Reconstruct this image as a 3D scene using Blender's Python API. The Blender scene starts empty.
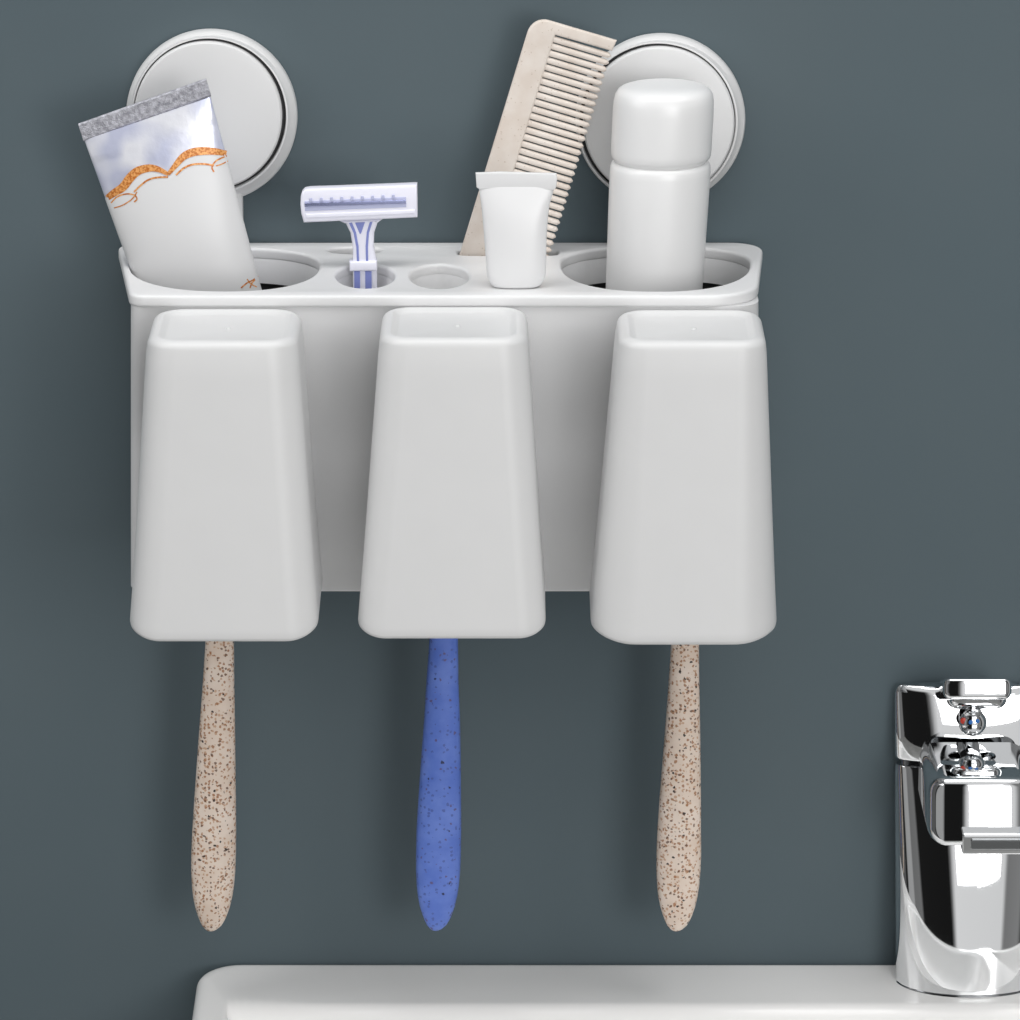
import bpy, bmesh, math, random
from mathutils import Vector, Matrix
random.seed(4)
PI = math.pi
S = 0.0005                       # metres per picture pixel on the wall plane
TH = math.radians(16.0)          # the camera looks down a little
D = 2.5
ZC = 1.10                        # height of the picture centre on the wall
sc = bpy.context.scene
COL = sc.collection

# ------------------------------------------------------------------ camera
CAM = Vector((0, -D*math.cos(TH), ZC + D*math.sin(TH)))
cam_d = bpy.data.cameras.new('camera'); cam = bpy.data.objects.new('camera', cam_d)
COL.objects.link(cam)
cam.location = CAM
cam.rotation_euler = (PI/2 - TH, 0, 0)
cam_d.sensor_width = 36
cam_d.lens = 36*D/(1020*S)
cam_d.clip_start = 0.05; cam_d.clip_end = 50
sc.camera = cam
F = Vector((0, math.cos(TH), -math.sin(TH)))
U = Vector((0, math.sin(TH), math.cos(TH)))
R = Vector((1, 0, 0))

def ray(px, py):
    return F*D + R*((px-510)*S) + U*((510-py)*S)
def P(px, py, Y):                # point of the vertical plane y = Y seen at that place
    d = ray(px, py); t = (Y-CAM.y)/d.y
    return CAM + d*t
def G(px, py, Z):                # point of the level plane z = Z
    d = ray(px, py); t = (Z-CAM.z)/d.z
    return CAM + d*t

# ------------------------------------------------------------------ materials
def mat(name, col, rough=0.4, metal=0.0, spec=0.5, coat=0.0, trans=0.0, sss=0.0):
    m = bpy.data.materials.new(name); m.use_nodes = True
    b = m.node_tree.nodes['Principled BSDF']
    b.inputs['Base Color'].default_value = (*col, 1)
    b.inputs['Roughness'].default_value = rough
    b.inputs['Metallic'].default_value = metal
    b.inputs['Specular IOR Level'].default_value = spec
    b.inputs['Coat Weight'].default_value = coat
    b.inputs['Coat Roughness'].default_value = 0.1
    b.inputs['Transmission Weight'].default_value = trans
    b.inputs['Subsurface Weight'].default_value = sss
    return m
def nodes(m):
    nt = m.node_tree
    return nt, nt.nodes, nt.links, nt.nodes['Principled BSDF']
def noise_colour(m, a, b, scale, detail=3, lo=0.35, hi=0.65, bump=0.0, bscale=None):
    nt, N, L, bs = nodes(m)
    tc = N.new('ShaderNodeTexCoord'); nz = N.new('ShaderNodeTexNoise'); rp = N.new('ShaderNodeValToRGB')
    nz.inputs['Scale'].default_value = scale; nz.inputs['Detail'].default_value = detail
    rp.color_ramp.elements[0].position = lo; rp.color_ramp.elements[0].color = (*a, 1)
    rp.color_ramp.elements[1].position = hi; rp.color_ramp.elements[1].color = (*b, 1)
    L.new(tc.outputs['Object'], nz.inputs['Vector']); L.new(nz.outputs['Fac'], rp.inputs['Fac'])
    L.new(rp.outputs['Color'], bs.inputs['Base Color'])
    if bump:
        n2 = N.new('ShaderNodeTexNoise'); n2.inputs['Scale'].default_value = bscale or scale
        n2.inputs['Detail'].default_value = 4
        bp = N.new('ShaderNodeBump'); bp.inputs['Strength'].default_value = bump; bp.inputs['Distance'].default_value = 0.001
        L.new(tc.outputs['Object'], n2.inputs['Vector']); L.new(n2.outputs['Fac'], bp.inputs['Height'])
        L.new(bp.outputs['Normal'], bs.inputs['Normal'])
    return rp
def speckle(m, base_a, base_b, layers, seed=0.0):
    """wheat-straw plastic: cloudy base with small flecks of several sizes"""
    nt, N, L, bs = nodes(m)
    rp = noise_colour(m, base_a, base_b, 90, 3)
    tc = N.new('ShaderNodeTexCoord')
    cur = rp.outputs['Color']
    for i, (scale, radius, share, col, amount) in enumerate(layers):
        mp = N.new('ShaderNodeMapping'); mp.inputs['Location'].default_value = (seed+i*3.7, seed*2+i, i*1.3)
        L.new(tc.outputs['Object'], mp.inputs['Vector'])
        dn = N.new('ShaderNodeTexNoise'); dn.inputs['Scale'].default_value = scale*1.6
        L.new(mp.outputs['Vector'], dn.inputs['Vector'])
        ds = N.new('ShaderNodeMixRGB'); ds.blend_type = 'LINEAR_LIGHT'; ds.inputs[0].default_value = 0.35/scale
        L.new(mp.outputs['Vector'], ds.inputs[1]); L.new(dn.outputs['Color'], ds.inputs[2])
        v = N.new('ShaderNodeTexVoronoi'); v.inputs['Scale'].default_value = scale
        L.new(ds.outputs[0], v.inputs['Vector'])
        lt = N.new('ShaderNodeMath'); lt.operation = 'LESS_THAN'; lt.inputs[1].default_value = radius
        L.new(v.outputs['Distance'], lt.inputs[0])
        sp = N.new('ShaderNodeSeparateColor'); L.new(v.outputs['Color'], sp.inputs[0])
        pick = N.new('ShaderNodeMath'); pick.operation = 'LESS_THAN'; pick.inputs[1].default_value = share
        L.new(sp.outputs[0], pick.inputs[0])
        mu = N.new('ShaderNodeMath'); mu.operation = 'MULTIPLY'
        L.new(lt.outputs[0], mu.inputs[0]); L.new(pick.outputs[0], mu.inputs[1])
        m2 = N.new('ShaderNodeMath'); m2.operation = 'MULTIPLY'; m2.inputs[1].default_value = amount
        L.new(mu.outputs[0], m2.inputs[0])
        mx = N.new('ShaderNodeMixRGB'); mx.inputs[2].default_value = (*col, 1)
        L.new(m2.outputs[0], mx.inputs[0]); L.new(cur, mx.inputs[1])
        cur = mx.outputs[0]
    L.new(cur, bs.inputs['Base Color'])
def lin(r, g, b):
    f = lambda c: (c/255/12.92) if c/255 <= 0.04045 else ((c/255+0.055)/1.055)**2.4
    return (f(r), f(g), f(b))

M = {}
M['wall'] = mat('wall_paint', (0.1, 0.12, 0.13), 0.75, spec=0.25)
noise_colour(M['wall'], (0.092, 0.124, 0.140), (0.100, 0.130, 0.144), 6, 3, 0.3, 0.7, 0.04, 260)
M['holder'] = mat('white_plastic', (0.80, 0.80, 0.805), 0.38)
noise_colour(M['holder'], (0.745, 0.745, 0.75), (0.76, 0.76, 0.762), 40, 3, 0.3, 0.7, 0.03, 1500)
M['panel'] = mat('white_plastic_shaded', (0.65, 0.65, 0.655), 0.4)  # the holder's white plastic, darkened for the shade between the tumblers
noise_colour(M['panel'], (0.65, 0.65, 0.655), (0.665, 0.665, 0.667), 40, 3, 0.3, 0.7, 0.03, 1500)
M['inside'] = mat('interior_shade', (0.05, 0.05, 0.05), 0.8)  # near-black colour stands in for the shade inside the body
M['cup'] = mat('tumbler_plastic', (0.82, 0.82, 0.82), 0.42)
noise_colour(M['cup'], (0.675, 0.675, 0.675), (0.685, 0.685, 0.685), 60, 3, 0.3, 0.7, 0.03, 1800)
M['disc'] = mat('suction_plastic', (0.70, 0.70, 0.70), 0.36)
M['gap'] = mat('gap_shade', (0.012, 0.012, 0.014), 0.6)  # black for the shade between disc and cap
M['bottle'] = mat('bottle_white', (0.82, 0.82, 0.82), 0.3)
M['tube_white'] = mat('tube_white', (0.76, 0.76, 0.765), 0.33)
M['label_white'] = mat('label_white', (0.71, 0.71, 0.715), 0.38)
M['silver'] = mat('silver_foil', (0.8, 0.82, 0.9), 0.28, metal=0.3)
noise_colour(M['silver'], lin(204, 208, 230), lin(242, 243, 250), 60, 1, 0.38, 0.62, 0.5, 80)
M['crimp'] = mat('crimped_foil', (0.5, 0.5, 0.53), 0.45, metal=0.5)
noise_colour(M['crimped_foil' if 0 else 'crimp'], lin(150, 150, 158), lin(200, 200, 208), 420, 3, 0.35, 0.65, 0.6, 1500)
M['gold'] = mat('gold_print', lin(205, 130, 60), 0.4, metal=0.15)
noise_colour(M['gold'], lin(190, 108, 40), lin(236, 172, 104), 900, 2, 0.4, 0.6)
M['razor'] = mat('lavender_white_plastic', lin(236, 236, 248), 0.3, sss=0.0)
M['razor_blue'] = mat('periwinkle_inlay', lin(128, 138, 200), 0.35)
M['razor_shade'] = mat('lavender_slot', lin(186, 190, 220), 0.35)
M['steel'] = mat('razor_steel', lin(150, 155, 190), 0.25, metal=0.8)
M['comb'] = mat('wheat_comb', lin(222, 210, 200), 0.5)
speckle(M['comb'], lin(219, 207, 196), lin(228, 219, 210), [(620, 0.22, 0.3, lin(180, 160, 140), 0.45)])
M['beige'] = mat('speckled_beige', lin(205, 185, 165), 0.42)
BEI = [(560, 0.38, 0.5, lin(190, 146, 110), 0.75), (500, 0.36, 0.45, lin(160, 108, 66), 0.85), (540, 0.33, 0.32, lin(110, 78, 58), 0.9), (380, 0.26, 0.16, lin(50, 38, 34), 0.97)]
speckle(M['beige'], lin(222, 203, 187), lin(232, 217, 204), BEI)
M['beige2'] = mat('speckled_beige_second', lin(205, 185, 165), 0.42)
speckle(M['beige2'], lin(222, 203, 187), lin(232, 217, 204), BEI, 0.4)
M['blue'] = mat('speckled_blue', lin(80, 110, 200), 0.4)
speckle(M['blue'], lin(88, 118, 204), lin(106, 134, 214), [(520, 0.36, 0.26, lin(72, 88, 158), 0.7), (420, 0.28, 0.14, lin(96, 80, 120), 0.85), (300, 0.2, 0.06, lin(30, 30, 60), 0.9)])
M['ceramic'] = mat('sink_ceramic', (0.95, 0.94, 0.925), 0.2, coat=0.0)
M['chrome'] = mat('chrome', (0.86, 0.87, 0.88), 0.035, metal=1.0)
M['chrome_dark'] = mat('chrome_dark', (0.32, 0.33, 0.34), 0.12, metal=1.0)
M['red'] = mat('red_dot', lin(200, 60, 40), 0.4)
M['bluedot'] = mat('blue_dot', lin(50, 120, 200), 0.4)
M['bristle'] = mat('bristles', lin(230, 226, 218), 0.6)

# ------------------------------------------------------------------ helpers
def empty(name, loc, label, cat, group=None):
    o = bpy.data.objects.new(name, None); COL.objects.link(o)
    o.location = loc; o.empty_display_size = 0.02
    o['label'] = label; o['category'] = cat
    if group: o['group'] = group
    return o
def tag(o, label, cat, group=None):
    o['label'] = label; o['category'] = cat
    if group: o['group'] = group
    return o
ORG = {}
def link(name, me, m, parent=None, origin=None, smooth=True, angle=38):
    """vertices are given in world space; the mesh is moved so that its origin is its thing's base"""
    if parent is not None: org = ORG[parent.name] if parent.name in ORG else parent.location.copy()
    else: org = Vector(origin) if origin is not None else Vector((0, 0, 0))
    me.transform(Matrix.Translation(-org))
    if smooth:
        for p in me.polygons: p.use_smooth = True
        try: me.set_sharp_from_angle(angle=math.radians(angle))
        except Exception: pass
    me.materials.clear(); me.materials.append(m)
    o = bpy.data.objects.new(name, me); COL.objects.link(o)
    if parent is not None: o.parent = parent
    else: o.location = org
    ORG[o.name] = org
    return o
def loft_bm(bm, rings, cap0=True, cap1=True):
    vs = [[bm.verts.new(p) for p in r] for r in rings]
    n = len(vs[0])
    for a, b in zip(vs[:-1], vs[1:]):
        for i in range(n):
            j = (i+1) % n
            bm.faces.new((a[i], a[j], b[j], b[i]))
    if cap0: bm.faces.new(list(reversed(vs[0])))
    if cap1: bm.faces.new(vs[-1])
    return bm
def done(bm, name, m, parent=None, origin=None, **k):
    bmesh.ops.recalc_face_normals(bm, faces=bm.faces)
    me = bpy.data.meshes.new(name); bm.to_mesh(me); bm.free()
    return link(name, me, m, parent, origin, **k)
def loft(name, rings, m, parent=None, origin=None, cap0=True, cap1=True, **k):
    return done(loft_bm(bmesh.new(), rings, cap0, cap1), name, m, parent, origin, **k)
def superring(n, e=2.0):
    out = []
    for i in range(n):
        a = 2*PI*i/n
        c, s = math.cos(a), math.sin(a)
        out.append((math.copysign(abs(c)**(2/e), c), math.copysign(abs(s)**(2/e), s)))
    return out
def rr(x0, x1, y0, y1, r, k=8):
    """rounded rectangle, counter-clockwise points"""
    r = max(1e-5, min(r, (x1-x0)/2-1e-6, (y1-y0)/2-1e-6)); pts = []
    for cx, cy, a0 in ((x1-r, y1-r, 0), (x0+r, y1-r, PI/2), (x0+r, y0+r, PI), (x1-r, y0+r, 1.5*PI)):
        for i in range(k+1):
            a = a0 + PI/2*i/k
            pts.append((cx+r*math.cos(a), cy+r*math.sin(a)))
    return pts
def round_poly(pts, radii, k=8):
    """polygon with rounded corners"""
    out = []; n = len(pts)
    for i in range(n):
        p = Vector(pts[i]).to_2d(); a = (Vector(pts[i-1]).to_2d()-p); b = (Vector(pts[(i+1) % n]).to_2d()-p)
        la, lb = a.length, b.length; a /= la; b /= lb
        r = radii[i] if isinstance(radii, (list, tuple)) else radii
        if r <= 0: out.append((p.x, p.y)); continue
        ang = a.angle(b); t = min(r/math.tan(ang/2), la*0.49, lb*0.49); r = t*math.tan(ang/2)
        c = p + (a+b).normalized()*(r/math.sin(ang/2))
        s = p+a*t-c; e = p+b*t-c
        a0 = math.atan2(s.y, s.x); a1 = math.atan2(e.y, e.x)
        d = a1-a0
        while d > PI: d -= 2*PI
        while d < -PI: d += 2*PI
        for q in range(k+1):
            th = a0+d*q/k; out.append((c.x+r*math.cos(th), c.y+r*math.sin(th)))
    return out
def plate_mesh(loops, thick, bevel, mapping, res=3):
    """flat outline(s) with holes, given a thickness and rounded edges; mapping turns (u,v,w) into the world"""
    cu = bpy.data.curves.new('tmp', 'CURVE'); cu.dimensions = '2D'; cu.fill_mode = 'BOTH'
    cu.extrude = max(thick/2-bevel, 1e-6); cu.bevel_depth = bevel; cu.bevel_resolution = res; cu.offset = -bevel
    for lp in loops:
        sp = cu.splines.new('POLY'); sp.points.add(len(lp)-1); sp.use_cyclic_u = True
        for q, p in zip(sp.points, lp): q.co = (p[0], p[1], 0, 1)
    o = bpy.data.objects.new('tmp', cu); COL.objects.link(o)
    dg = bpy.context.evaluated_depsgraph_get(); dg.update()
    me = bpy.data.meshes.new_from_object(o.evaluated_get(dg), depsgraph=dg)
    bpy.data.objects.remove(o); bpy.data.curves.remove(cu)
    bm = bmesh.new(); bm.from_mesh(me)
    bmesh.ops.remove_doubles(bm, verts=bm.verts, dist=1e-6)
    for v in bm.verts: v.co = mapping(*v.co)
    bmesh.ops.recalc_face_normals(bm, faces=bm.faces)
    bm.to_mesh(me); bm.free()
    return me
def upright(name, loops_px, Y, thick, bevel, m, parent=None, origin=None, **k):
    """a flat upright piece on the plane y = Y (its middle), outline from picture places"""
    loops = [[(P(x, y, Y).x, P(x, y, Y).z) for x, y in lp] for lp in loops_px]
    me = plate_mesh(loops, thick, bevel, lambda u, v, w: Vector((u, Y-w, v)))
    return link(name, me, m, parent, origin, **k)
def revolve(name, prof, c, axis, m, parent=None, origin=None, n=64, sx=1.0, sy=1.0, cap0=True, cap1=True, **k):
    """prof: (radius, distance along the axis). axis 'z' or '-y'"""
    rings = []
    for r, h in prof:
        rg = []
        for i in range(n):
            a = 2*PI*i/n
            if axis == 'z': rg.append(Vector((c[0]+sx*r*math.cos(a), c[1]+sy*r*math.sin(a), c[2]+h)))
            else: rg.append(Vector((c[0]+sx*r*math.cos(a), c[1]-h, c[2]+sy*r*math.sin(a))))
        rings.append(rg)
    return loft(name, rings, m, parent, origin, cap0, cap1, **k)
def tubes_mesh(bm, pts, r, n=10):
    rings = []
    for i, p in enumerate(pts):
        d = (Vector(pts[min(i+1, len(pts)-1)])-Vector(pts[max(i-1, 0)])).normalized()
        u = d.cross(Vector((0.31, 0.9, 0.29))).normalized(); v = d.cross(u)
        rr_ = r[i] if isinstance(r, (list, tuple)) else r
        rings.append([Vector(p)+u*rr_*math.cos(2*PI*q/n)+v*rr_*math.sin(2*PI*q/n) for q in range(n)])
    return loft_bm(bm, rings)
def struct(o): o['kind'] = 'structure'; return o

# ------------------------------------------------------------------ the wall
bm = bmesh.new()
loft_bm(bm, [[Vector((x, y, z)) for x, z in ((-2.2, 0.0), (2.2, 0.0), (2.2, 2.6), (-2.2, 2.6))] for y in (0.0, 0.08)])
struct(done(bm, 'wall_back', M['wall'], origin=(0, 0, 0), smooth=False))

bm = bmesh.new()
loft_bm(bm, [[Vector((x, y, z)) for x, y in ((-2.2, -3.2), (2.2, -3.2), (2.2, 0.08), (-2.2, 0.08))] for z in (-0.05, 0.0)])
M['floor'] = mat('floor_tile', (0.3, 0.3, 0.29), 0.5)
noise_colour(M['floor'], (0.26, 0.26, 0.25), (0.34, 0.34, 0.33), 3, 4)
struct(done(bm, 'floor', M['floor'], origin=(0, 0, 0), smooth=False))

# ------------------------------------------------------------------ wash basin
ZS = P(600, 960.5, -0.0005).z
def sink_ring(inset, z, k=8):
    pts = [G(199, 960.7, ZS), G(165, 1120, ZS), G(1250, 1120, ZS), G(1250, 960.9, ZS)]
    pts = [(p.x, p.y) for p in pts]
    pts[1] = (pts[1][0], -0.33); pts[2] = (pts[2][0], -0.33)
    cx = sum(p[0] for p in pts)/4; cy = sum(p[1] for p in pts)/4
    hx = (pts[2][0]-pts[0][0])/2; hy = (pts[0][1]-pts[1][1])/2
    q = [(cx+(x-cx)*(hx-inset)/hx, cy+(y-cy)*(hy-inset)/hy) for x, y in pts]
    return [Vector((x, y, z)) for x, y in round_poly(q, [max(0.02-inset*0.4, .004), 0.05, 0.05, 0.02], k)]
def bowl_ring(inset, z, k=8):
    q = [(-0.10+inset, -0.130-inset), (-0.10+inset, -0.305+inset), (0.30-inset, -0.305+inset), (0.30-inset, -0.130-inset)]
    return [Vector((x, y, z)) for x, y in round_poly(q, 0.06-inset*0.3, k)]
sink_rings = [sink_ring(0.03, ZS-0.13), sink_ring(0.004, ZS-0.10), sink_ring(0, ZS-0.03)]
for i in range(7):
    a = PI/2*i/6
    sink_rings.append(sink_ring(0.007*(1-math.cos(a)), ZS-0.007*(1-math.sin(a))))
last = sink_rings[-1]; first = bowl_ring(-0.004, ZS)
for i in range(1, 90):
    f = i/90; sink_rings.append([p.lerp(q, f) for p, q in zip(last, first)])
sink_rings += [first, bowl_ring(0.0, ZS-0.001), bowl_ring(0.004, ZS-0.006), bowl_ring(0.018, ZS-0.05), bowl_ring(0.05, ZS-0.075), bowl_ring(0.07, ZS-0.078)]
def sink_drop(y):                               # the ledge rolls down toward the basin
    t = -y-0.053; tilt = 0.05*max(0.0, min(-y, 0.06)-0.004)
    if t <= 0: return tilt
    if t < 0.012: return 1.8*0.5*t*t/0.012+tilt
    if t < 0.018: return 0.0108+1.8*(t-0.012)+tilt
    u = min(1.0, (t-0.018)/0.012)
    return 0.0216+0.0108*(2*u-u*u)+tilt
for rg in sink_rings[2:]:
    for p in rg: p.z -= sink_drop(p.y)*(1 if p.z > ZS-0.03 else 0.6)
sink = loft('washbasin', sink_rings, M['ceramic'], origin=(0.1, -0.2, ZS-0.13), angle=50)
tag(sink, 'glossy white ceramic washbasin ledge with a rounded corner below the brush holder', 'sink')

# ------------------------------------------------------------------ tap
FX = P(975, 900, -0.06).x
FYC = -0.0238; HX = 0.0368; HY = 0.0222
def zrow(py, Y): return P(510, py, Y).z
tap = empty('faucet', (FX, FYC, ZS-0.002), 'polished chrome single-lever mixer tap standing on the white washbasin', 'faucet')
LEAN = math.tan(math.radians(12.5))             # the front of the tap leans back a little
YF = FYC-HY
YFM = YF+0.0195
zg0 = zrow(773, YFM); zg1 = zrow(767, YFM); ztop = zrow(692, YF+0.0275)
def tap_ring(s_, z, n=128):
    lean = (z-ZS)*LEAN; hy = HY-lean/2; cy = FYC+lean/2
    fx = FX-(z-ZS-0.07)*0.0165
    return [Vector((fx+HX*s_*math.cos(2*PI*i/n), cy+(hy-HX*(1-s_))*math.sin(2*PI*i/n), z)) for i in range(n)]
def tap_loft(name, prof, m, parent): return loft(name, [tap_ring(a, z) for a, z in prof], m, parent, angle=40)
zb0 = ZS-0.0024
tap_loft('body', [(0.985, zb0), (1.0, zb0+0.0012), (1.0, (zb0+zg0)/2), (1.0, zg0-0.0015), (0.985, zg0)], M['chrome'], tap)
tap_loft('contact_shade_ring', [(1.0, zb0-0.0004), (1.012, zb0-0.0002), (1.012, zb0+0.0012), (0.99, zb0+0.0014)], M['chrome_dark'], tap)  # added ring, dark to draw the contact shade at the tap's foot
tap_loft('collar', [(0.92, zg0-0.001), (0.92, zg1+0.001)], M['chrome_dark'], tap)
tap_loft('cap', [(0.985, zg1), (1.0, zg1+0.001), (1.0, ztop-0.004), (0.97, ztop-0.001), (0.94, ztop), (0.7, ztop+0.0002)], M['chrome'], tap)
def block_y(name, x0, x1, z0, z1, r, yb, yf, fil, m, parent, bulge=0.0, rise=0.0, lean=0.0):
    """rounded bar running toward the viewer; bulge rounds its front, rise lifts it toward the viewer"""
    xm = (x0+x1)/2; hw = (x1-x0)/2
    def ring(ins, y, f=1.0):
        sc_ = 1.0
        return [Vector((xm+(x-xm), y+f*(bulge*((x-xm)/hw)**2+lean*(z-z0)), z-(y-yf)*rise)) for x, z in rr(x0+ins, x1-ins, z0+ins, z1-ins, max(r-ins, 0.0004), 8)]
    rings = [ring(0, yb, 0)]
    for i in range(7):
        a = PI/2*i/6
        rings.append(ring(fil*(1-math.cos(a)), yf+fil*(1-math.sin(a))))
    # front face as a grid so that the bulge is smooth
    bm = bmesh.new(); loft_bm(bm, rings, True, False)
    last = rings[-1]; zc = sum(p.z for p in last)/len(last)
    prev = [v for v in bm.verts][-len(last):]
    n = len(last); ins = fil
    for k in (0.66, 0.33, 0.0):
        cur = []
        for p in last:
            cur.append(bm.verts.new(Vector((p.x, p.y+lean*(zc-p.z)*(1-k), zc+(p.z-zc)*k))))
        for i in range(n):
            jx = (i+1) % n
            try: bm.faces.new((prev[i], prev[jx], cur[jx], cur[i]))
            except ValueError: pass
        prev = cur
    bmesh.ops.remove_doubles(bm, verts=bm.verts, dist=1e-6)
    bmesh.ops.dissolve_degenerate(bm, dist=1e-7, edges=bm.edges)
    return done(bm, name, m, parent, angle=50)
YS = -0.092
sx0 = P(930, 800, YS).x; sx1 = 2*FX-sx0
spout = block_y('spout', sx0, sx1, zrow(851, YS), zrow(787, YS), 0.0085, FYC, YS, 0.004, M['chrome'], tap, 0.010, 0, 0.24)
ax0 = P(962, 840, YS).x; ax1 = 2*FX-ax0+0.014
aer = block_y('aerator', ax0, ax1, zrow(854, YS-0.002), zrow(833, YS-0.002), 0.001, YS+0.02, YS-0.003, 0.0008, M['chrome'], spout)
block_y('aerator_insert', ax0+0.004, ax1-0.003, zrow(849.5, YS-0.003), zrow(838.5, YS-0.003), 0.001, YS+0.0, YS-0.0036, 0.0005, M['chrome_dark'], aer)
YL = -0.062
lx0 = P(944, 690, YL).x; lx1 = P(1013, 690, YL).x
lever = block_y('lever', lx0, lx1, zrow(701, YL), zrow(681.0, YL), 0.0035, FYC+0.008, YL, 0.002, M['chrome'], tap, 0.004, math.tan(math.radians(17.5)), 0.2)
YN = YF+0.017
nx0 = P(949, 700, YN).x; nx1 = P(1008, 700, YN).x
block_y('lever_neck', nx0, nx1, zrow(712, YN), zrow(690, YN), 0.005, FYC, YN, 0.004, M['chrome'], lever, 0.003)
YF = YF+0.0245
bc = P(972.5, 721.5, YF-0.006)
btn = revolve('temperature_button', [(0.0058, -0.012), (0.0068, 0.0), (0.0070, 0.002), (0.0062, 0.0045), (0.004, 0.0062), (0.0015, 0.0069), (0.0002, 0.007)], (bc.x, bc.y, bc.z), '-y', M['chrome'], tap, n=40)
for px, py, mm, nm, rad in ((963.8, 721.5, 'red', 'hot_mark', 1.5), (970.8, 722.0, 'bluedot', 'cold_mark', 1.05), (977.2, 721.0, 'bluedot', 'cold_mark', 1.05)):
    q = P(px, py, bc.y-0.0062)
    rho = math.hypot(q.x-bc.x, q.z-bc.z)
    pr = [(0, 0.007), (0.0015, 0.0069), (0.004, 0.0062), (0.0062, 0.0045), (0.0070, 0.002)]
    k = max(n for n in range(4) if pr[n][0] <= rho)
    h = pr[k][1]+(pr[k+1][1]-pr[k][1])*(rho-pr[k][0])/(pr[k+1][0]-pr[k][0])
    revolve(nm, [(0.0010*rad, -0.0015), (0.0011*rad, 0.0), (0.0007*rad, 0.0003), (0.0001, 0.0004)], (q.x, bc.y-h-0.0001, q.z), '-y', M[mm], btn, n=16)

# ------------------------------------------------------------------ the wall-mounted holder
YB = -0.0035                                   # back of the tray
ZT = P(440, 243, YB).z                        # level of the tray top
TT = 0.0060                                   # tray lip height
def tray_plan():
    pts = [G(117.0, 242.3, ZT), G(129.5, 295.5, ZT), G(757, 295.5, ZT), G(763.5, 242.0, ZT)]
    return round_poly([(p.x, p.y) for p in pts], [0.012, 0.008, 0.026, 0.016], 10)
YFR = G(440, 295.5, ZT).y
holder = empty('toothbrush_holder', (G(440, 270, ZT).x, YB, P(440, 592, -0.07).z),
               'white plastic wall-mounted toothbrush holder tray with two round suction mounts', 'toothbrush holder')
def hole_px(cx, cy, ax, up, dn, n=56, e=2.0):
    """hole whose outline on the tray top is seen at that place"""
    out = []
    for c, s in superring(n, e):
        q = G(cx+ax*c, cy-(up if s > 0 else dn)*s, ZT)
        out.append((q.x, q.y))
    return out
HOLES = {
    'left': hole_px(224.5, 264, 95, 16.5, 26.8, 72, 2.25),
    'razor': hole_px(365.5, 275, 29.5, 11.5, 13),
    'free': hole_px(439.5, 275.5, 29.5, 11.5, 13),
    'back': hole_px(355, 249.8, 27, 3.2, 4.0),
    'right': hole_px(655.5, 263, 94.5, 17.0, 28, 72, 2.3),
    'comb': hole_px(508, 252.2, 50, 3.2, 3.2, 40, 5),
}
me = plate_mesh([tray_plan()]+list(HOLES.values()), TT, 0.0016, lambda u, v, w: Vector((u, v, ZT-TT/2+w)), 4)
tray = link('tray', me, M['holder'], holder)
ZFL = ZT-0.045                                # floor inside the holder
for nm, lp in HOLES.items():                  # the walls of the wells
    n = len(lp); dp = 0.0115 if nm in ('left', 'right') else (0.03 if nm in ('razor', 'free') else 0.012)
    cx = sum(p[0] for p in lp)/n; cy = sum(p[1] for p in lp)/n
    rings = []
    for z, grow, sh in ((ZT-0.0046, 0.0008, 1.012), (ZT-0.0056, 0.0002, 1.002), (ZT-TT-dp, 0.0, 0.996)):
        rings.append([Vector((cx+(x-cx)*sh, cy+(y-cy)*sh, z)) for x, y in lp])
    o = loft('well', rings, M['holder'], holder, None, False, nm in ('razor', 'free'))
# the body below: a shell with an inset front, open inside
YP = YFR+0.0130
ZB = P(440, 592, YP).z
def body_plan(ins, z, yp=None):
    yp = YP if yp is None else yp
    dp = (Vector((0, yp, z))-CAM).dot(F)/D*S
    yb = YB-0.001; x0 = (130.0-510)*dp; x1 = (759.5-510)*dp
    q = [(x0+ins-0.0005, yb-ins), (x0+ins, yp+ins), (x1-ins, yp+ins), (x1-ins+0.0005, yb-ins)]
    return [Vector((x, y, z)) for x, y in round_poly(q, [0.004, 0.006, 0.012, 0.004], 8)]
TH2 = 0.0022
rings = [body_plan(TH2, ZFL-0.002), body_plan(TH2, ZT-TT+0.0004)]
NB = 20
for i in range(NB+1):                          # flush under the tray lip, then curving back
    f = i/NB; z = ZT-TT+0.0004-0.075*f
    k = 0.0 if f < 0.1 else ((f-0.1)/0.9)**2*(3-2*(f-0.1)/0.9)
    rings.append(body_plan(0, z, YFR+0.0012+(YP-YFR-0.0012)*k))
rings += [body_plan(0, ZB+0.0015), body_plan(0.0012, ZB), body_plan(TH2, ZB), body_plan(TH2, ZFL-0.003)]
loft('body', rings, M['panel'], holder, None, False, True, angle=45)
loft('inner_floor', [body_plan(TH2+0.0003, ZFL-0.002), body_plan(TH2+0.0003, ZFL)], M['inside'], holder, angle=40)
loft('shade_lining', [body_plan(TH2+0.0004, ZFL+0.0005), body_plan(TH2+0.0004, ZT-TT-0.012)], M['inside'], holder, None, False, False)  # added sheet, coloured dark as the shade below the wells

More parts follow.
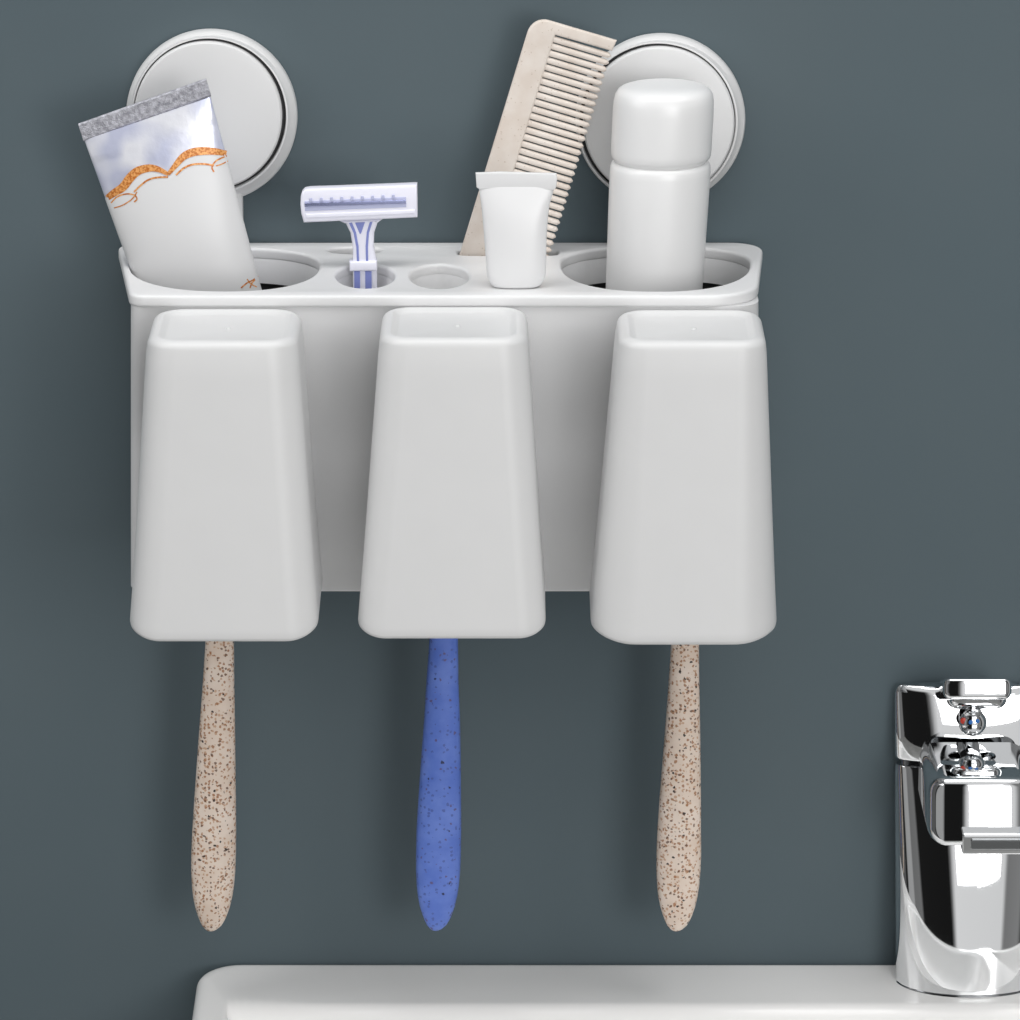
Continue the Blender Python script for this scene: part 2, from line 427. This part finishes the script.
# the two suction mounts
def suction(cx, cy, r, icx, icy, ir, capdx):
    c = P(cx, cy, 0.001); ci = P(icx, icy, -0.014)
    R0 = r*S*0.996; RI = ir*S*0.99
    ox, oz = ci.x-c.x, ci.z-c.z
    def rings(prof, dx=0.0):
        out = []
        for rad, h, k in prof:
            out.append([Vector((c.x+(ox+dx)*k+rad*math.cos(2*PI*i/128), -h, c.z+oz*k+1.02*rad*math.sin(2*PI*i/128))) for i in range(128)])
        return out
    m = loft('suction_mount', rings([(R0*0.97, 0.0, 0), (R0*1.0, 0.0015, 0), (R0*1.0, 0.0060, 0), (R0*0.985, 0.0080, 0), (R0*0.95, 0.0095, .1), (RI*1.03, 0.0140, .9), (RI*1.012, 0.0142, 1), (RI*1.004, 0.0136, 1), (RI, 0.0060, 1), (0.01, 0.0060, 1)]), M['disc'], holder, angle=30)
    loft('gap_shade_ring', rings([(RI*0.998, 0.0061, 1), (RI*0.998, 0.0112, 1), (RI*0.95, 0.0114, 1), (RI*0.95, 0.0061, 1)]), M['gap'], m, None)  # black ring put in for the shade down in the gap
    R1 = RI*0.974; d = capdx*S
    R1 = RI*0.974
    loft('cap', rings([(R1, 0.0062, 1), (R1, 0.0146, 1), (R1*0.992, 0.0154, 1), (R1*0.975, 0.0160, 1), (R1*0.9, 0.0164, 1), (R1*0.5, 0.0168, 1), (R1*0.02, 0.0169, 1)], d), M['disc'], m, angle=30)
    return c
cl = suction(212.5, 113.6, 83.8, 209.7, 115.5, 74.5, -1.4)
cr = suction(660.0, 117.3, 83.2, 657.3, 122.5, 76.5, 1.4)
for c, px0, px1 in ((cl, 184, 243), (cr, 632, 690)):
    x0 = P(px0, 220, -0.008).x; x1 = P(px1, 220, -0.008).x
    bm = bmesh.new()
    loft_bm(bm, [[Vector((x, y, z)) for x, y in rr(x0, x1, -0.0105, -0.0005, 0.003, 5)] for z in (ZT-0.03, c.z-0.030)])
    done(bm, 'mounting_strap', M['disc'], holder)

# ------------------------------------------------------------------ tumblers hanging upside down
YC0 = YFR-0.0022 + 0.0
def tumbler(top, bot, rowb, rowt_back, rowt_front, label, rimslope=0.16, rcorn=(0.013, 0.021), wob=None):
    """top, bot = left and right edge of the silhouette at the top and bottom"""
    yb = YFR+0.0009
    zt = P(450, rowt_back-2.0, yb).z              # level of the raised ring of the upturned base
    yft = G(450, rowt_front-3.5, zt).y
    yfb = yft-0.0125                              # the mouth is deeper than the base
    zb = P(450, rowb, yfb).z
    h = zt-zb
    ym = (yb+yft)/2
    xt0, xt1 = P(top[0], 330, ym).x, P(top[1], 330, ym).x
    ym2 = (yb+yfb)/2
    xb0, xb1 = P(bot[0], rowb-25, ym2).x, P(bot[1], rowb-25, ym2).x
    def ring(t, ins, dz=0.0):
        """t = 0 base .. 1 mouth"""
        x0 = xt0+(xb0-xt0)*t; x1 = xt1+(xb1-xt1)*t; yf = yft+(yfb-yft)*t
        r = rcorn[0]+(rcorn[1]-rcorn[0])*t
        out = []
        for x, y in rr(x0+ins, x1-ins, yf+ins, yb-ins, max(r-ins, 0.003), 12):
            z = zt-h*t+dz
            lift = rimslope*0.021*(1-math.exp(-(y-yf)/0.021))*max(0.0, (t-0.55)/0.45)**2   # the mouth rises toward the back
            out.append(Vector((x, y, z+lift)))
        return out
    rings = []
    # recessed middle of the base, with a raised rounded ring round it
    rings += [ring(0, 0.030, -0.0022), ring(0, 0.0088, -0.0022), ring(0, 0.0074, -0.0018), ring(0, 0.0060, -0.0006)]
    rings += [ring(0, 0.0050, 0.0)]
    F_ = 0.0046
    for i in range(7):
        a = PI/2*i/6
        rings.append(ring(0.0, F_*(1-math.sin(a)), -F_*(1-math.cos(a))))
    for t in (0.06, 0.12, 0.2, 0.3, 0.4, 0.5, 0.6, 0.7, 0.78, 0.86, 0.92, 0.96, 0.985): rings.append(ring(t, 0))
    rings += [ring(0.995, 0.0003), ring(1.0, 0.0010), ring(1.0, 0.0019), ring(0.99, 0.0024)]
    for t in (0.96, 0.9, 0.8, 0.6, 0.4, 0.2, 0.06): rings.append(ring(t, 0.0026))
    rings += [ring(0.04, 0.005), ring(0.04, 0.03)]
    org = Vector(((xt0+xt1)/2, ym, zb))
    o = loft('tumbler', rings, M['cup'], None, org, angle=60)
    tag(o, label, 'cup', 'white tumblers hanging under the holder tray')
    nub = revolve('moulding_nub', [(0.0013, 0), (0.0011, 0.0005), (0.0004, 0.0009), (0.0001, 0.0009)], (org.x+0.0015, ym+0.001, zt-0.0022), 'z', M['cup'], o, n=16)
    return o
tumbler((150, 300), (134, 321), 643, 309, 346, 'upturned white tumbler hanging on the left, above the first speckled beige toothbrush', 0.50, (0.015, 0.015))
tumbler((381, 527.5), (359.5, 545.5), 640, 307, 343, 'upturned white tumbler hanging in the middle, above the blue toothbrush', 0.45, (0.014, 0.013))
tumbler((617.5, 764), (589.5, 774.5), 646, 310, 346, 'upturned white tumbler hanging on the right, nearest the chrome tap', 0.36, (0.014, 0.021))

# ------------------------------------------------------------------ toothbrushes
def toothbrush(rows, m, label, dpt, YT=-0.052):
    """rows: (row, left, right) of the silhouette"""
    top = rows[0]
    tipz = P(rows[-1][1], rows[-1][0], YT).z
    rings = []
    for row, l, r in rows:
        a = P(l, row, YT); b = P(r, row, YT)
        hw = (b.x-a.x)/2; cx = (a.x+b.x)/2
        hd = max(min(hw*0.66, dpt), 0.0002)
        rings.append([Vector((cx+hw*c, YT+hd*s, a.z)) for c, s in superring(28, 2.15)])
    org = Vector((rings[-1][0].x, YT, tipz))
    o = empty('toothbrush', org, label, 'toothbrush')
    loft('handle', rings, m, o, angle=60)
    return o
def brush_rows(x0, x1, xt):
    """upper end hidden behind the tumbler, then the visible handle down to the rounded tip"""
    L = [(392, 2.2, -2.2), (394, 0, 0), (430, 0, 0), (540, -0.2, 0.2), (600, -2, 0.0)]
    return L
def rows_from(vis, tip, neck):
    rows = []
    cx = (vis[0][1]+vis[0][2])/2
    rows += [(470, cx-3, cx+3), (472, cx-neck*0.42, cx+neck*0.42), (560, cx-neck*0.44, cx+neck*0.44), (610, vis[0][1]+1, vis[0][2]-0.5)]
    rows += vis
    tr, tx = tip
    for r, l, q in ((853, 191.3, 236), (870, 191.5, 235.8), (887, 192.7, 234.7), (897, 194, 233.2), (907, 196.2, 231), (914, 198.5, 228.7), (920, 200.9, 226.2), (925, 203.4, 223.3), (929, 206.9, 218.8), (930.6, 209.4, 215.6), (931, 211.5, 213.2)):
        k = max(0.0, (r-853)/78)*1.6; rows.append((r+tr-931, l+tx-209-k, q+tx-209-k))
    return rows
def shift_rows(vis, dx, dr): return [(r+dr, l+dx, q+dx) for r, l, q in vis]
V1 = [(641, 205.5, 234), (680, 203.0, 234.3), (720, 200.0, 235), (760, 197, 235.5), (800, 194.2, 236), (830, 192.3, 236.2)]
V2 = [(638, 429.5, 458), (680, 426.5, 458.5), (720, 424.0, 460), (760, 421, 460.7), (800, 418.3, 461), (830, 416.5, 461.2)]
V3 = [(643, 671.2, 699), (680, 668.8, 699.3), (720, 665.8, 700), (760, 662.6, 700.6), (800, 659.4, 701), (830, 657.4, 701)]
toothbrush(rows_from(V1, (931, 209), 26), M['beige'], 'speckled beige toothbrush handle hanging below the left tumbler', 0.0065)
toothbrush(rows_from(V2, (930.5, 433.8), 26), M['blue'], 'speckled blue toothbrush handle hanging below the middle tumbler', 0.0065)
toothbrush(rows_from(V3, (931, 674.2), 26), M['beige2'], 'speckled beige toothbrush handle hanging below the right tumbler, nearest the tap', 0.0065)
# clips on the holder's front that carry the brushes (behind the tumblers)
for vis in (V1, V2, V3):
    cx = P((vis[0][1]+vis[0][2])/2, 560, -0.052).x
    zc = P(510, 560, -0.052).z
    lp = [(cx+x, y) for x, y in rr(-0.014, 0.014, YP+0.0015, -0.006, 0.002, 4)]
    hp = [(cx+x, y) for x, y in rr(-0.0068, 0.0068, -0.0575, -0.0465, 0.003, 6)]
    me = plate_mesh([lp, hp], 0.003, 0.0005, lambda u, v, w: Vector((u, v, zc+w)))
    link('brush_clip', me, M['holder'], holder)

# ------------------------------------------------------------------ toothpaste tube
TY = -0.050
tp = empty('toothpaste_tube', P(209, 318, TY), 'silver and white toothpaste tube with orange scallops leaning in the left well', 'toothpaste')
A2 = Vector((0.298, 0.9546))                     # axis in the picture, from the crimp down
E2 = Vector((0.9546, -0.298))
T0 = Vector((142.5, 101.5))
def tube_hw(v): return 67.5 - 0.044*v            # half width in px
def tube_ht(v):                                  # half thickness in metres
    k = max(0.0, min(1.0, (v-14)/150))
    return 0.0011+0.0112*(math.sin(k*PI/2)**0.9)
def tube_e(v): return E2.lerp(Vector((0.9425, -0.3345)), max(0.0, 1-max(v, 0)/60))
def tube_c(v): return T0+A2*v
def tube_y(v): return TY-0.0012
def tube_ring(v, n=64):
    c = tube_c(v); hw = tube_hw(v); ht = tube_ht(v); ee = tube_e(v)
    out = []
    for cc, s in superring(n, 2.1 if v > 40 else 2.6):
        q = c+ee*hw*cc
        w = P(q.x, q.y, TY)
        w.y = tube_y(v)+ht*s
        out.append(w)
    return out
SK = -0.055                                      # the foil's edge is skewed a little to the axis
vs_end = 226
rings = [tube_ring(v) for v in [17+ (vs_end-17)*i/60 for i in range(61)]]
rings += [[Vector((p.x+(q.x-p.x)*0.06, p.y+(q.y-p.y)*0.25, p.z)) for p, q in zip(tube_ring(vs_end+4), [P(*tube_c(vs_end+4), TY)]*64)]]
tube_o = loft('tube_body', rings, M['silver'], tp, angle=60)
# crimped end: flat band with fine ribs
bm = bmesh.new()
nu = 96
for side in (-1, 1):
    grid = []
    for j, v in enumerate((-1.0, 0.5, 15.5, 17.5)):
        row = []
        for i in range(nu+1):
            u = -1+2*i/nu
            q = tube_c(v)+tube_e(0)*(tube_hw(0)*1.0*u)
            w = P(q.x, q.y, TY)
            th = 0.0012 if 0 < j < 3 else 0.0005
            rib = 0.00035*math.sin(i*PI) + 0.00004*((i % 2)*2-1)*(1 if 0 < j < 3 else 0)
            w.y = tube_y(v)+side*(th+rib)
            row.append(bm.verts.new(w))
        grid.append(row)
    for j in range(3):
        for i in range(nu):
            bm.faces.new((grid[j][i], grid[j][i+1], grid[j+1][i+1], grid[j+1][i]))
    if side == -1: g0 = grid
    else:
        for j in range(3):
            for i in (0, nu): bm.faces.new((g0[j][i], g0[j+1][i], grid[j+1][i], grid[j][i]))
        for i in range(nu): bm.faces.new((g0[0][i], g0[0][i+1], grid[0][i+1], grid[0][i]))
done(bm, 'crimped_end', M['crimp'], tp, angle=25)
def on_tube(x, y, lift=0.00035):
    """place seen at (x, y) on the front skin of the tube"""
    Y = TY-0.01
    for _ in range(6):
        w = P(x, y, Y)
        # where that point lies on the tube's own plane
        dz = w.z; dx = w.x
        # back into picture places of the plane y = TY
        v = Vector((dx, TY, dz))-CAM
        k = D/v.dot(F); sx_ = 510+v.dot(R)*k/S; sy_ = 510-v.dot(U)*k/S
        q = Vector((sx_, sy_))-T0
        vv = q.dot(A2); uu = q.dot(E2)/tube_hw(vv)
        uu = max(-0.995, min(0.995, uu)); e = 2.1 if vv > 40 else 2.6
        Y = tube_y(vv)-tube_ht(vv)*(1-abs(uu)**e)**(1/e)
    w = P(x, y, Y-lift)
    return w
def ribbon(bm, path, width, sub=8):
    """a printed stripe along a smooth path of picture places"""
    pts = [Vector(p) for p in path]; out = []
    for i in range(len(pts)-1):
        p0 = pts[max(i-1, 0)]; p1 = pts[i]; p2 = pts[i+1]; p3 = pts[min(i+2, len(pts)-1)]
        for s in range(sub):
            t = s/sub
            out.append(0.5*((2*p1)+(p2-p0)*t+(2*p0-5*p1+4*p2-p3)*t*t+(3*p1-p0-3*p2+p3)*t**3))
    out.append(pts[-1]); n = len(out)
    rows = []
    for i, p in enumerate(out):
        d = (out[min(i+1, n-1)]-out[max(i-1, 0)]).normalized(); nn = Vector((-d.y, d.x))
        f = i/(n-1)
        w = width(f) if callable(width) else width
        rows.append([bm.verts.new(on_tube(*(p+nn*w*k))) for k in (-0.5, 0, 0.5)])
    for a, b in zip(rows[:-1], rows[1:]):
        for k in range(2): bm.faces.new((a[k], a[k+1], b[k+1], b[k]))
# white label zone: everything under the scallops
SC = [(106.5, 197), (114, 192), (123, 186), (130, 177), (138, 170), (150, 167.5), (160, 169.5), (168, 174.5), (175, 166), (183, 157), (192, 152.5), (203, 151), (215, 151.5), (226, 153.5)]
bm = bmesh.new()
rows = []
SU = []
for x, y in SC:
    q = Vector((x, y))-T0; v = q.dot(A2); SU.append((q.dot(tube_e(v))/tube_hw(v), v))
SU[0] = (-1.0, SU[0][1]); SU[-1] = (1.0, SU[-1][1])
for i in range(91):
    u0 = 0.9985*math.sin(PI/2*(-1+2*i/90))
    k = max(q for q in range(len(SU)-1) if SU[q][0] <= u0)
    f = (u0-SU[k][0])/(SU[k+1][0]-SU[k][0]); v0 = SU[k][1]+(SU[k+1][1]-SU[k][1])*f
    row = []
    for j in range(25):
        v = v0+(222-v0)*j/24; c = tube_c(v)+tube_e(v)*tube_hw(v)*u0
        w = P(c.x, c.y, TY); e = 2.1 if v > 40 else 2.6
        w.y = tube_y(v)-tube_ht(v)*(1-abs(u0)**e)**(1/e)-0.00018
        w.x += 0.00018*u0
        row.append(bm.verts.new(w))
    rows.append(row)
for a, b in zip(rows[:-1], rows[1:]):
    for k in range(24): bm.faces.new((a[k], a[k+1], b[k+1], b[k]))
done(bm, 'white_label', M['label_white'], tp, angle=60)
bm = bmesh.new()
ribbon(bm, [(107, 198), (114, 193), (123, 187), (130, 178), (138, 171), (150, 168), (160, 170), (168.5, 174.5)], lambda f: 3.5+5.5*math.sin(PI*min(1, f*0.9+.12)))
ribbon(bm, [(168, 174.5), (175, 166), (183, 157), (192, 152.5), (203, 151), (215, 151.5), (226.5, 153.5)], lambda f: 2.2+6*math.sin(PI*min(0.8, f*0.8+.05)))
ribbon(bm, [(134, 192), (140, 186), (148, 180), (157, 177.5), (168, 177)], 1.7)
ribbon(bm, [(176, 175), (184, 168), (193, 164.5), (204, 164), (214, 165.5)], 1.9)
ribbon(bm, [(111, 203), (117, 197), (126, 194), (134, 195), (137, 199), (134, 202)], 1.4)
ribbon(bm, [(114, 208), (123, 205), (132, 199), (137, 192)], 1.2)
ribbon(bm, [(214, 172), (212, 167), (216, 161), (224, 157), (227, 156)], 1.6)
ribbon(bm, [(216, 166), (222, 164), (228, 161)], 1.3)
done(bm, 'orange_scallop_print', M['gold'], tp, angle=60)
bm = bmesh.new()
ribbon(bm, [(241, 288), (247, 283), (253, 280), (258, 276)], 1.4)
ribbon(bm, [(250, 288), (252, 283), (256, 279)], 1.4)
ribbon(bm, [(247, 279), (251, 284), (257, 287)], 1.2)
done(bm, 'orange_curl_print', M['gold'], tp, angle=60)

# ------------------------------------------------------------------ razor
RY = -0.056
rz = empty('disposable_razor', P(365, 308, RY), 'white and lavender disposable razor standing head up in a small round well', 'razor')
RH = RY-0.002
head = upright('razor_head', [round_poly([(300, 190.3), (417.5, 183), (417.5, 216), (303.5, 221.3)], [0, 0, 0, 0]) if 0 else
        [(305, 188.2), (310, 187.2), (340, 186.2), (380, 184.7), (417.2, 183.2), (417.5, 200), (417.5, 216), (380, 217.8), (340, 219.6), (304, 221.3), (301.5, 212), (300.6, 203), (301, 195), (302.3, 191)]],
        RH, 0.0075, 0.0012, M['razor'], rz)
upright('blade_slot', [[(304.5, 201), (406, 196.7), (406.4, 207), (305, 211)]], RH-0.0036, 0.0010, 0.0003, M['razor_shade'], head)
upright('blade', [[(304.5, 203.3), (406, 199.6), (406.1, 203.4), (304.7, 206.6)]], RH-0.0043, 0.0006, 0.00015, M['steel'], head)
upright('guard_bar', [[(306, 214), (415, 209.5), (415, 213.5), (306, 218)]], RH-0.0037, 0.0012, 0.0004, M['razor'], head)
for i in range(9):
    x = 311+i*10.3; y = 199.9-(x-305)*0.042
    upright('guard_tooth', [[(x-1.3, y-1.5), (x+1.3, y-1.5), (x+1.6, y+2.2), (x-1.6, y+2.2)]], RH-0.0044, 0.0008, 0.0002, M['razor_shade'], head)
hd = [(338, 219.5), (346, 223), (350.5, 232), (352.8, 246), (353, 262), (353.2, 310), (377.5, 310), (377, 262), (373.8, 246), (374.3, 232), (377.5, 222), (384, 217.5)]
handle = upright('razor_handle', [hd], RY, 0.0060, 0.0016, M['razor'], rz)
upright('blue_stripe', [[(349, 223), (352, 222.5), (356, 232), (358.6, 246), (359.2, 263), (357, 263.5), (356.3, 247), (353.6, 233)]], RY-0.0030, 0.0006, 0.0001, M['razor_blue'], handle)
upright('blue_stripe', [[(372.6, 221.6), (369.8, 222), (366.8, 232), (365.6, 246), (366, 263), (368.2, 263.3), (368, 247), (369, 233)]], RY-0.0030, 0.0006, 0.0001, M['razor_blue'], handle)
upright('blue_wedge', [[(355, 222.6), (365, 222), (361, 233.5), (359.8, 233.8)]], RY-0.0030, 0.0006, 0.0001, M['razor_blue'], handle)
upright('collar', [round_poly([(349.5, 259.8), (377, 259.3), (377.3, 269), (350, 269.6)], 0)], RY, 0.0085, 0.0010, M['razor'], rz)
for a, b in ((354.2, 360.0), (365.2, 371.6)):
    upright('grip_pad', [[(a, 271), (b, 271), (b+.2, 300), (a+.2, 300)]], RY-0.0031, 0.0008, 0.0002, M['razor_blue'], handle)

# ------------------------------------------------------------------ comb
CY = -0.0262
cd = Vector((-0.2915, 0.9566)); ce = Vector((0.958, 0.2865)); CO = Vector((530.5, 21.5))
def cp(s, t): return CO+ce*s+cd*t
comb_o = empty('comb', P(*cp(40, 266), CY), 'beige wide comb with fine teeth leaning behind the small white tube', 'comb')
TL = 262
corner = [cp(17-17*math.sin(a), 11-17.5*math.cos(a)) for a in [PI/2*i/8 for i in range(9)]]   # top edge to spine
outl = [cp(88.0, -6.8)]+[cp(40, -6.6)]+corner+[cp(0, 60), cp(0, 140), cp(0, TL), cp(86, TL), cp(86, TL-6), cp(27.5, TL-6), cp(27.5, 140), cp(27.5, 5.5), cp(60, 5.0), cp(86.5, 4.6)]
upright('spine', [[(p.x, p.y) for p in outl]], CY, 0.0034, 0.0010, M['comb'], comb_o)
pitch = 7.27; t = 10.2
while t < TL-8:
    a, b = cp(26, t-3.15), cp(84.5, t-2.95); c, d = cp(84.5, t+2.75), cp(26, t+3.15)
    e_, f_ = cp(86.9, t-0.9), cp(86.9, t+0.6)
    upright('tooth', [[(p.x, p.y) for p in (a, b, e_, f_, c, d)]], CY, 0.0026, 0.0011, M['comb'], comb_o)
    t += pitch

# ------------------------------------------------------------------ small white tube
MY = G(516, 289.5, ZT).y+0.0056
mt = empty('small_tube', P(516, 289, MY), 'small plain white squeeze tube standing crimp up in front of the comb', 'tube')
prof = [(188, 478.5, 554.5, .0013), (196, 479.8, 552.5, .0026), (206, 481.2, 549.6, .0042), (220, 482.6, 547.9, .0055), (236, 483.9, 546.8, .0062), (252, 485.1, 546.4, .0066), (268, 486.3, 546.2, .0068), (276, 487.0, 545.6, .0068), (282, 488.8, 543.6, .0065), (286, 491.5, 540.8, .0058), (288, 494.5, 537.5, .0048)]
rings = []
for row, l, r, ht in prof:
    rings.append([Vector(((P(l, row, MY).x+P(r, row, MY).x)/2+(P(r, row, MY).x-P(l, row, MY).x)/2*c, MY+ht*s, P(l, row, MY).z)) for c, s in superring(48, 2.4)])
zmin = ZT+0.0001
dzl = rings[-1][0].z-zmin
for rg in rings:
    for p in rg: p.z -= dzl
loft('tube_body', rings, M['tube_white'], mt, angle=60)
upright('crimp', [[(475.5, 172.5), (500, 171.6), (556.5, 173.2), (557.2, 180), (556, 187.5), (553.5, 190), (479.5, 189), (476.5, 187)]], MY, 0.0024, 0.0006, M['tube_white'], mt)

# ------------------------------------------------------------------ spray bottle
BY = -0.0505
cxb = lambda row: 660.3+(168-row)*0.052
def bring(row, hw, c=None):
    w = P(cxb(row), row, BY); r = hw*S*0.967
    return [Vector((w.x+r*math.cos(2*PI*i/80), BY+r*math.sin(2*PI*i/80), w.z)) for i in range(80)]
bt = empty('spray_can', P(cxb(330), 345, BY), 'plain white spray can with domed cap standing in the right well', 'bottle')
def srow(r): return r
body = [(345, 46), (343, 47.4), (300, 48.2), (250, 49.0), (200, 49.8), (172, 50.2), (166, 49.8), (162.5, 48.6), (161, 46.5), (160, 44)]
loft('can', [bring(r, h) for r, h in body], M['bottle'], bt, angle=50)
cap = [(163, 44), (159.2, 46.5), (157.2, 48.6), (154.5, 49.6), (149, 50), (110, 50), (101, 49.6), (94, 48.3), (89.8, 45.8), (87.4, 42.5), (85.5, 37), (84.0, 28), (82.9, 16), (82.5, 3)]
loft('cap', [bring(r, h) for r, h in cap], M['bottle'], bt, angle=50)

# ------------------------------------------------------------------ light
def area(name, loc, target, sx, sy, power, col=(1, 1, 1), spread=180):
    l = bpy.data.lights.new(name, 'AREA'); l.shape = 'RECTANGLE'; l.size = sx; l.size_y = sy; l.energy = power; l.color = col
    l.spread = math.radians(spread)
    o = bpy.data.objects.new(name, l); COL.objects.link(o); o.location = loc
    o.rotation_euler = (Vector(target)-Vector(loc)).to_track_quat('-Z', 'Y').to_euler()
    return o
area('key_light', (0.95, -2.2, 1.42), (0, 0, 1.1), 0.7, 0.7, 9.5, (1, 0.99, 0.98))
area('front_softbox', (0.62, -2.6, 1.75), (0, 0, 1.0), 1.3, 1.3, 14.5)
area('left_softbox', (-1.5, -0.75, 2.15), (0, -0.1, 1.1), 1.0, 1.0, 9.5)
area('top_softbox', (0.0, -0.5, 2.7), (0, -0.12, 1.1), 2.0, 0.6, 17)

w = bpy.data.worlds.new('studio'); sc.world = w; w.use_nodes = True
nt = w.node_tree; N = nt.nodes; L = nt.links
for n in list(N): N.remove(n)
out = N.new('ShaderNodeOutputWorld'); bg = N.new('ShaderNodeBackground')
tc = N.new('ShaderNodeTexCoord'); sp = N.new('ShaderNodeSeparateXYZ')
L.new(tc.outputs['Generated'], sp.inputs[0])
neg = N.new('ShaderNodeMath'); neg.operation = 'MULTIPLY'; neg.inputs[1].default_value = -1
L.new(sp.outputs['Y'], neg.inputs[0])
at = N.new('ShaderNodeMath'); at.operation = 'ARCTAN2'
L.new(sp.outputs['X'], at.inputs[0]); L.new(neg.outputs[0], at.inputs[1])
mr = N.new('ShaderNodeMapRange'); mr.inputs['From Min'].default_value = -PI; mr.inputs['From Max'].default_value = PI
L.new(at.outputs[0], mr.inputs['Value'])
rp = N.new('ShaderNodeValToRGB'); cr_ = rp.color_ramp; cr_.interpolation = 'LINEAR'
def az(d): return (d+180)/360
stops = [(-180, .05), (-110, .10), (-69, .13), (-67, .02), (-63, .02), (-61, .42), (-51, .45), (-49, .2), (-39, .22), (-37, .015), (-9, .012), (-6, .95), (30, .9), (33, .25), (50, .3), (56, .06), (66, .05), (70, .5), (100, .4), (180, .08)]
cr_.elements[0].position = az(stops[0][0]); cr_.elements[0].color = (*[stops[0][1]]*3, 1)
cr_.elements[1].position = az(stops[-1][0]); cr_.elements[1].color = (*[stops[-1][1]]*3, 1)
for d, v in stops[1:-1]:
    e = cr_.elements.new(az(d)); e.color = (v, v, v, 1)
L.new(mr.outputs[0], rp.inputs['Fac'])
# pale ceiling overhead
cz = N.new('ShaderNodeMapRange'); cz.inputs['From Min'].default_value = 0.6; cz.inputs['From Max'].default_value = 0.72
L.new(sp.outputs['Z'], cz.inputs['Value'])
mx = N.new('ShaderNodeMixRGB'); mx.inputs[2].default_value = (0.9, 0.9, 0.9, 1)
L.new(cz.outputs[0], mx.inputs[0]); L.new(rp.outputs['Color'], mx.inputs[1])
L.new(mx.outputs[0], bg.inputs['Color']); bg.inputs['Strength'].default_value = 0.8
L.new(bg.outputs[0], out.inputs['Surface'])

sc.view_settings.view_transform = 'Standard'
sc.view_settings.look = 'None'
sc.view_settings.exposure = -0.11
